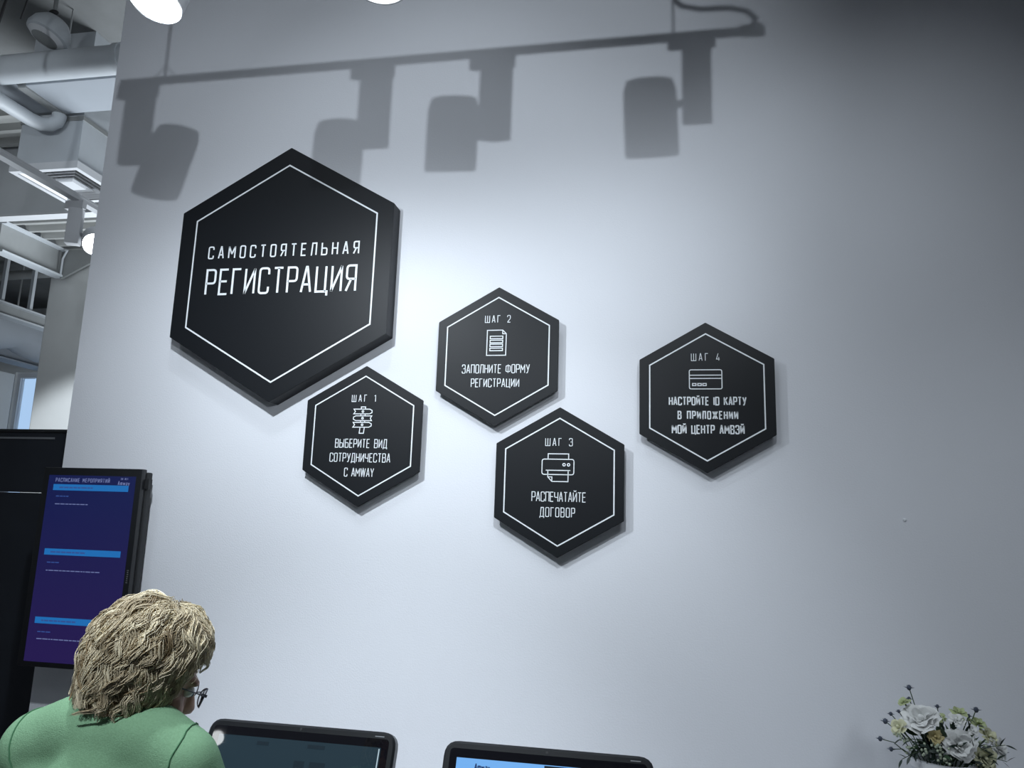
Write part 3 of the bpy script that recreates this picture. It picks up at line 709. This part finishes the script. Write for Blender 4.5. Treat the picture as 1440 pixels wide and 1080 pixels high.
for i in range(41):
    an_ = 2*math.pi*i/40; nk.append(on_shirt(C7+ax_*.045+(a1*math.cos(an_)+a2*math.sin(an_))*.060, .001))
MB().tube(nk, .004, 8).build('collar', JER, wo, 'all')
# trousers, shoes
t_ = MB(); cap(t_, (-1.05, -1.325, .89), (-.92, -1.325, .89), .115, .115)
for hi, kn, an in ((HipR, KnR, AnR), (HipL, KnL, AnL)): chain(t_, [(hi, .098), (kn, .070), (an+Vector((0, 0, .02)), .060)])
remesh(t_, 'trousers', TROU, wo, .011, 5)
for an in (AnR, AnL):
    q = MB(); cap(q, an+Vector((0, -.035, -.045)), an+Vector((0, .15, -.052)), .038, .032); q.ell(an+Vector((0, .05, -.05)), (.045, .11, .034)); q.box((an.x-.036, an.y-.07, .002), (an.x+.036, an.y+.175, .02))
    so = remesh(q, 'shoe', SHOE, wo, .008, 2)

# hair ------------------------------------------------------------
def hair_mat():
    M = mat('blond_hair', (.6, .5, .35), .38, spec=.5); nt = M.node_tree; b = nt.nodes['Principled BSDF']
    at = nt.nodes.new('ShaderNodeAttribute'); at.attribute_name = 'tone'
    r = nt.nodes.new('ShaderNodeValToRGB'); r.color_ramp.elements[0].color = (.34, .25, .14, 1); r.color_ramp.elements[1].color = (.97, .87, .64, 1)
    nt.links.new(at.outputs['Fac'], r.inputs[0]); nt.links.new(r.outputs[0], b.inputs['Base Color']); return M
HAIR = hair_mat()
HAIRD = mat('blond_hair_shade', (.24, .17, .10), .7, var=.3, vscale=30)
rg = random.Random(11)
ER = Vector((.085, .100, .097)); EC = Vector((0, -.014, .028))
def env(a, e, off):          # azimuth from the face, elevation
    d = Vector((math.sin(a)*math.cos(e), math.cos(a)*math.cos(e), math.sin(e)))
    back = max(0, -d.y)
    k = 1+off/.1
    p = Vector((d.x*ER.x*k, d.y*ER.y*k, d.z*ER.z*k))
    if e < 0:                   # below the widest line the hair hangs instead of tucking under
        s = min(1.3, -e/1.0); p.x = math.sin(a)*ER.x*k*(1-.16*s); p.y = math.cos(a)*ER.y*k*(1-.20*s)-.004*s; p.z = -min(-e, 1.6)*.090
    return EC+p
def e_end(a):
    t = abs(a)/math.pi
    if t < .30: return R(28)+(R(2)-R(28))*(t/.30)
    if t < .40: return R(2)+(R(-62)-R(2))*((t-.30)/.10)
    return R(-62)+(R(-78)-R(-62))*min(1, (t-.40)/.25)
shell = MB(); NA, NE = 48, 22; vs = []
for j in range(NE+1):
    for i in range(NA):
        a = -math.pi+2*math.pi*i/NA; e0 = R(88); ee = e_end(a)+R(6); e = e0+(ee-e0)*j/NE
        p = env(a, e, -.012); n_ = noise.noise(p*28)*.010+noise.noise(p*60)*.004; vs.append(H @ (EC+(p-EC)*(1+n_/.1)) - Vector((PX, PY, 0)))
shell.add(vs, [(j*NA+i, j*NA+(i+1) % NA, (j+1)*NA+(i+1) % NA, (j+1)*NA+i) for j in range(NE) for i in range(NA)]+[tuple(range(NA))])
hb = shell.build('hair', HAIRD, wo, 'all')
strands = MB()
NS = 12
tones = []
for L in range(760):
    tone = min(1, max(0, rg.gauss(.56, .24)))
    a0 = rg.uniform(-math.pi, math.pi); ee = e_end(a0)+rg.uniform(-.12, .15)
    u = rg.random(); e0 = R(86)-(R(86)-max(ee+.5, R(-12)))*u**.62
    span = rg.uniform(.75, 1.35); e1 = max(ee, e0-span)
    tip = (e1 <= ee+.02)
    ph, ph2 = rg.uniform(0, 6.28), rg.uniform(0, 6.28); A = rg.uniform(.05, .12); fr = rg.uniform(1.1, 2.0); drift = rg.uniform(-.20, .20)
    lift = rg.uniform(-.004, .012); big = rg.uniform(.6, 1.0)
    flip = rg.choice((-1, 1))*rg.uniform(.1, .4) if tip else 0
    ns = 13
    for s in range(ns):
        ja, je, jr = rg.gauss(0, .055), rg.gauss(0, .04), rg.gauss(0, .0028); pts = []; rad = []
        stray = rg.random() < .05
        for k in range(NS):
            t = k/(NS-1); con = 1-.8*t**1.1 if not stray else 1+.8*t
            e = e0+(e1-e0)*t+je*con
            cs = max(.35, math.cos(e))
            a = a0+(drift*t+A*math.sin(ph+fr*6.28*t))/cs*.8+ja*con/cs
            off = lift+.004*math.sin(ph2+fr*6.28*t)+jr*con+.009*math.sin(math.pi*min(1, t*1.1))*big
            if tip and t > .7: off += (t-.7)*.03*abs(flip); a += (t-.7)*flip
            p = env(a, e, off)
            pts.append(H @ p - Vector((PX, PY, 0))); rad.append((.00105 if not stray else .00055)*(1-.75*t**2)*(.5+.5*min(1, t*6)))
        strands.tube(pts, rad, 3, False); tones += [min(1, max(0, tone+rg.gauss(0, .07)))]*(NS*3)
hs = strands.build('hair_strands', HAIR, hb, 'all'); hs['kind'] = 'stuff'
at_ = hs.data.attributes.new('tone', 'FLOAT', 'POINT'); at_.data.foreach_set('value', tones)

# spectacles worn on the face
LN = mat('spectacle_glass', (1, 1, 1), 0, trans=1.0); LN.node_tree.nodes['Principled BSDF'].inputs['IOR'].default_value = 1.03
def loc_(mb): mb.v = [tuple((H @ Vector(v))-Vector((PX, PY, 0))) for v in mb.v]; return mb
sp = None
for sx in (-1, 1):
    rim = [(sx*.034+.024*math.cos(2*math.pi*i/24), .112-.010*abs(math.cos(2*math.pi*i/24))*(1 if math.cos(2*math.pi*i/24)*sx > 0 else 0), -.010+.018*math.sin(2*math.pi*i/24)) for i in range(25)]
    mb = MB().tube(rim, .0011, 8)
    if sp is None: mb.tube([(-.010, .112, -.010), (0, .116, -.006), (.010, .112, -.010)], .0012, 8); sp = loc_(mb).build('spectacles', FRAMEM, wo, 'all')
    else: loc_(mb).build('rim', FRAMEM, sp, 'all')
    loc_(MB().add([(x, y, z) for x, y, z in rim[:-1]], [tuple(range(24))])).build('lens', LN, sp)
    loc_(MB().box((min(sx*.058, sx*.0600), .094, -.004), (max(sx*.058, sx*.0600), .106, .001)).tube([(sx*.059, .104, -.002), (sx*.074, .06, .001), (sx*.080, .0, .002), (sx*.080, -.02, -.008)], .0013, 8)).build('temple', FRAMEM, sp)

# ================================================================== FLOWERS
VX, VY, VZ = .716, -.32, 1.172
va = thing('flower_vase', 'white round vase at the right end of the counter, holding the bouquet', 'vase', (VX, VY, .7405))
vh = VZ-.7405
MB().lathe([(.050, 0), (.056, .006), (.058, .04), (.066, vh*.5), (.076, vh-.01), (.079, vh), (.075, vh), (.070, vh-.02), (.060, vh*.5), (.05, .03)], 40).build('vase_body', mat('vase_ceramic', (.62, .65, .68), .35, var=.04, vscale=12), va, True)
MB().lathe([(.0795, vh-.002), (.0795, vh-.020), (.0775, vh-.022)], 40, cap0=False, cap1=False).build('rim_band', PLW, va, True)
bo = thing('bouquet', 'bouquet of white roses, cream buds, thistles and dark leaves in the white vase', 'bouquet', (VX, VY, VZ))
WHT = mat('rose_white', (.74, .75, .74), .6, var=.04, vscale=60); CRM = mat('rose_cream', (.62, .62, .42), .6, var=.1, vscale=60)
YEL = mat('rose_yellow', (.44, .37, .18), .6, var=.15, vscale=60); PGR = mat('bud_green', (.40, .46, .24), .6, var=.15, vscale=50)
LEAF = mat('leaf_green', (.035, .07, .035), .5, var=.4, vscale=40); LEAFD = mat('leaf_dark', (.014, .030, .022), .5, var=.3, vscale=40); THI = mat('thistle_blue', (.07, .085, .12), .8, var=.2, vscale=60)
STM = mat('stem_green', (.06, .10, .05), .6); BER = mat('berry_pale', (.42, .48, .36), .5)
rf = random.Random(5)
def frame(d):
    return Vector(d).normalized().to_track_quat('Z', 'Y').to_matrix().to_4x4()
def petal_mb(T, az, rad, ht, tilt, wd, curl):
    mb = MB(); nu, nv = 6, 5; vs = []
    for j in range(nv+1):
        v = j/nv
        for i in range(nu+1):
            u = i/nu*2-1; w2 = wd*math.sin(math.pi*(.18+.62*v))**.7*(1 if abs(u) < .6 else .9)
            ang = az+u*w2; rr = rad*(.35+.65*v)+ht*v*math.sin(tilt)+curl*v**3
            z = ht*v*math.cos(tilt)-curl*.6*v**3-.0015*math.cos(u*3)*0
            z -= .22*ht*abs(u)**2.5*v; rr += .10*ht*v*v*math.sin(2.3*u+az*3)+.05*ht*v*math.sin(5*u+az)
            vs.append(T @ Vector((rr*math.cos(ang), rr*math.sin(ang), z)))
    mb.add(vs, [(j*(nu+1)+i, j*(nu+1)+i+1, (j+1)*(nu+1)+i+1, (j+1)*(nu+1)+i) for j in range(nv) for i in range(nu)])
    mb.add([], []); return mb
def rose(px, pz, py, size, face, m_, name, label=None, layers=4, singles=False, sx=1):
    T = Matrix.Translation((px, py, pz)) @ frame(face) @ Matrix.Translation((0, 0, -size*.3)) @ Matrix.Diagonal((sx, 1, 1, 1))
    core = MB().ell((0, 0, size*.22), (size*.16, size*.16, size*.22), n=12, k=8); core.v = [tuple(T @ Vector(v)) for v in core.v]
    root = core.build(name, m_, bo, 'all')
    if label: root['label'] = label
    allp = MB()
    for l in range(layers):
        f = (l+1)/layers; n = 3+l
        for k in range(n):
            az = 6.283*k/n+l*1.1+rf.uniform(-.15, .15)
            p = petal_mb(T, az, size*(.10+.20*f), size*(.62-.10*f)*rf.uniform(.9, 1.1), R(4+62*f*rf.uniform(.8, 1.15)), (.95 if l < 2 else .62), size*.12*f)
            if singles: p.build('petal', m_, root, 'all')
            else: allp.add(p.v, p.f)
    if not singles: allp.build('petals', m_, root, 'all')['kind'] = 'stuff'
    s0 = T @ Vector((0, 0, 0)); MB().tube([s0, s0.lerp(Vector((0, 0, -.03)), .5)+Vector((0, 0, -.005)), (rf.uniform(-.02, .02), rf.uniform(-.02, .02), -.08)], .0022, 6).build('stem', STM, root)
    return root
K = .00189
def q(px, py): return ((px-1350)*K, -(py-1056)*K)
cf = Vector((-.25, -1, .28))
for (px, py, dy, d, face, m_, nm, lb, ly, sg, sx) in (
    (1319, 1001, -.035, .082, (-.35, -.75, .75), WHT, 'white_rose', 'large open white rose at the upper left of the bunch', 5, True, 1.15),
    (1361, 1028, -.065, .074, (.0, -1, .35), WHT, 'white_rose', 'white rose, full and flat, in the middle of the bunch', 5, True, 1.15),
    (1332, 1022, -.060, .030, (-.2, -1, .3), YEL, 'yellow_bloom', 'small yellow bloom beside the middle white rose', 3, False, 1),
    (1290, 1016, -.03, .036, (-.7, -.6, .5), CRM, 'cream_bud', 'cream bud at the left end', 2, False, 1),
    (1393, 1045, -.055, .048, (.15, -1, .1), CRM, 'cream_rose', 'cream rose low on the right', 4, False, 1),
    (1418, 1034, -.02, .044, (.6, -.7, .4), WHT, 'cream_rose', 'pale rose at the right end', 4, False, 1),
    (1374, 994, .0, .038, (.1, -.4, 1), PGR, 'green_bud', 'pale green bud at the top', 2, False, .8),
    (1366, 1002, -.02, .032, (-.2, -.7, .8), WHT, 'white_bud', None, 3, False, 1),
    (1350, 1004, .01, .028, (-.1, -.6, .9), PGR, 'green_bud', None, 3, False, 1),
    (1396, 1006, .0, .036, (.2, -.4, 1), PGR, 'green_bud', None, 3, False, 1),
    (1409, 1021, -.01, .040, (.5, -.6, .7), CRM, 'cream_bud', None, 3, False, 1),
    (1384, 1014, -.03, .024, (.2, -.8, .5), WHT, 'white_bud', None, 2, False, 1),
    (1304, 985, .0, .026, (-.4, -.3, 1), PGR, 'green_bud', None, 2, False, 1)):
    x, z = q(px, py); rose(x, z, dy, d*(.56 if d > .06 else .72), face, m_, nm, lb, ly, sg, sx)
# thistles
def thistle(px, py, dy, s=1.0):
    x, z = q(px, py); c0 = Vector((x, dy, z)); mb = MB().ell(c0, (.0052*s, .0052*s, .0065*s), n=10, k=8)
    root = mb.build('thistle', THI, bo, 'all')
    sp_ = MB()
    for k in range(11):
        a = 6.283*k/11; d = Vector((math.cos(a), math.sin(a), .25)); b0 = c0+Vector((0, 0, -.003)); sd = d.cross(Vector((0, 0, 1))).normalized()*.0012
        sp_.add([b0+sd, b0-sd, b0+d*.013*s+Vector((0, 0, .001)), b0+d*.006*s+Vector((0, 0, .0015))], [(0, 1, 2), (0, 2, 3), (1, 3, 2), (0, 3, 1)])
    for k in range(26):
        d = Vector((rf.gauss(0, 1), rf.gauss(0, 1), abs(rf.gauss(0, 1)))).normalized(); sd = d.orthogonal().normalized()*.0006
        sp_.add([c0+d*.004*s+sd, c0+d*.004*s-sd, c0+d*.0085*s], [(0, 1, 2)])
    sp_.build('bracts', THI, root)['kind'] = 'stuff'
    e = Vector((x*.45, dy*.4, -.01)); MB().tube([c0, c0.lerp(e, .4)+Vector((0, 0, .012)), e], .0012, 6).build('stem', STM, root)
for a in ((1312, 968, .0, 1.1), (1312, 983, .005, .8), (1395, 991, .0, 1.1), (1386, 1000, .005, .8), (1279, 1014, .0, 1.1), (1288, 1005, .01, .8), (1270, 1036, -.01, 1.0), (1282, 1047, -.02, .9), (1426, 1042, .0, .9), (1297, 1000, .0, .7), (1350, 992, .02, .8)): thistle(*a)
# leaves: one mesh shared by all leaves
lm = MB(); NL = 6; lv = []
for j in range(NL+1):
    t = j/NL; wv = .30*math.sin(math.pi*t**.8)*.5
    lv += [(-wv, t, .06*math.sin(3*t)), (0, t, .06*math.sin(3*t)-.035*math.sin(math.pi*t)), (wv, t, .06*math.sin(3*t))]
lf = []
for j in range(NL): lf += [(3*j, 3*j+1, 3*j+4, 3*j+3), (3*j+1, 3*j+2, 3*j+5, 3*j+4)]
lm.add(lv, lf)
def leafset(m_, items, first=[None]):
    base = None
    for (c0, d, ln, tw) in items:
        if base is None: o_ = MB().add(lv, lf).build('leaf', m_, bo, 'all'); base = o_
        else: o_ = base.copy(); COL.objects.link(o_); o_.parent = bo
        M_ = Matrix.Translation(c0) @ (Vector(d).normalized().to_track_quat('Y', 'Z').to_matrix().to_4x4()) @ Matrix.Rotation(tw, 4, 'Y') @ Matrix.Scale(ln, 4)
        o_.matrix_local = M_
it = []
for k in range(120):                 # inner foliage filling the bunch
    a = rf.uniform(0, 6.283); u = rf.uniform(.1, 1); el = rf.uniform(.05, 1.35)
    c0 = Vector((math.cos(a)*math.cos(el)*.085*u+.0, math.sin(a)*math.cos(el)*.065*u-.01, .010+math.sin(el)*.065*u))
    d = Vector((math.cos(a)*math.cos(el), math.sin(a)*math.cos(el), math.sin(el)*.8))+Vector((rf.gauss(0, .35), rf.gauss(0, .35), rf.gauss(0, .3)))
    it.append((c0, d, rf.uniform(.026, .045), rf.uniform(-1.5, 1.5)))
leafset(LEAF, it)
it = []
for (sx_, sz_, dx, dz, n) in ((.085, .008, 1, -.05, 6), (.080, -.005, .8, -.7, 8), (.065, -.010, .45, -1, 8), (.09, .02, .9, .35, 5), (-.08, .012, -1, -.35, 6), (-.075, .03, -1, .15, 6)):
    base_p = Vector((sx_*.7, -.05, sz_+.015)); dv = Vector((dx, -.25, dz)).normalized(); ln = .065
    MB().tube([base_p, base_p+dv*ln*.5+Vector((0, 0, .004)), base_p+dv*ln], .0009, 5).build('twig', STM, bo)
    for k in range(n):
        t = (k+1)/n; sd = Vector((-dv.z, 0, dv.x))*(1 if k % 2 else -1)
        it.append((base_p+dv*ln*t, dv*.9+sd*.8+Vector((0, -.2, 0)), rf.uniform(.018, .028), rf.uniform(-.5, .5)))
leafset(LEAFD, it)
it = []
for k in range(70):
    a = rf.uniform(0, 6.283); x = rf.uniform(-.085, .09)
    it.append((Vector((x, rf.uniform(-.075, -.03), rf.uniform(.0, .05))), Vector((rf.gauss(0, 1), -.4, rf.gauss(.2, .7))), rf.uniform(.018, .030), rf.uniform(-1.5, 1.5)))
for (x_, z_) in ((1342, 1003), (1346, 1010), (1353, 1008), (1358, 1011), (1371, 1011), (1377, 1006), (1345, 998), (1384, 1024), (1380, 1034), (1344, 1030)):
    x, z = q(x_, z_); it.append((Vector((x, -.045, z-.012)), Vector((rf.gauss(0, .5), -.25, 1)), rf.uniform(.022, .032), rf.uniform(-.8, .8)))
leafset(LEAFD, it)
# pale berries and tiny filler blooms
for cx_, cz_ in ((1337, 1036), (1327, 1034), (1316, 1041), (1334, 1048), (1343, 1048), (1296, 1032), (1300, 1040), (1290, 1025), (1388, 1026)):
    x, z = q(cx_, cz_); mb = MB()
    for k in range(7):
        c0 = Vector((x+rf.gauss(0, .006), -.078+rf.gauss(0, .006)+.03*abs(x)/.1, z+rf.gauss(0, .005))); mb.ell(c0, (.0034,)*3, n=8, k=6)
    mb.build('berry_cluster', BER, bo, 'all')['kind'] = 'stuff'
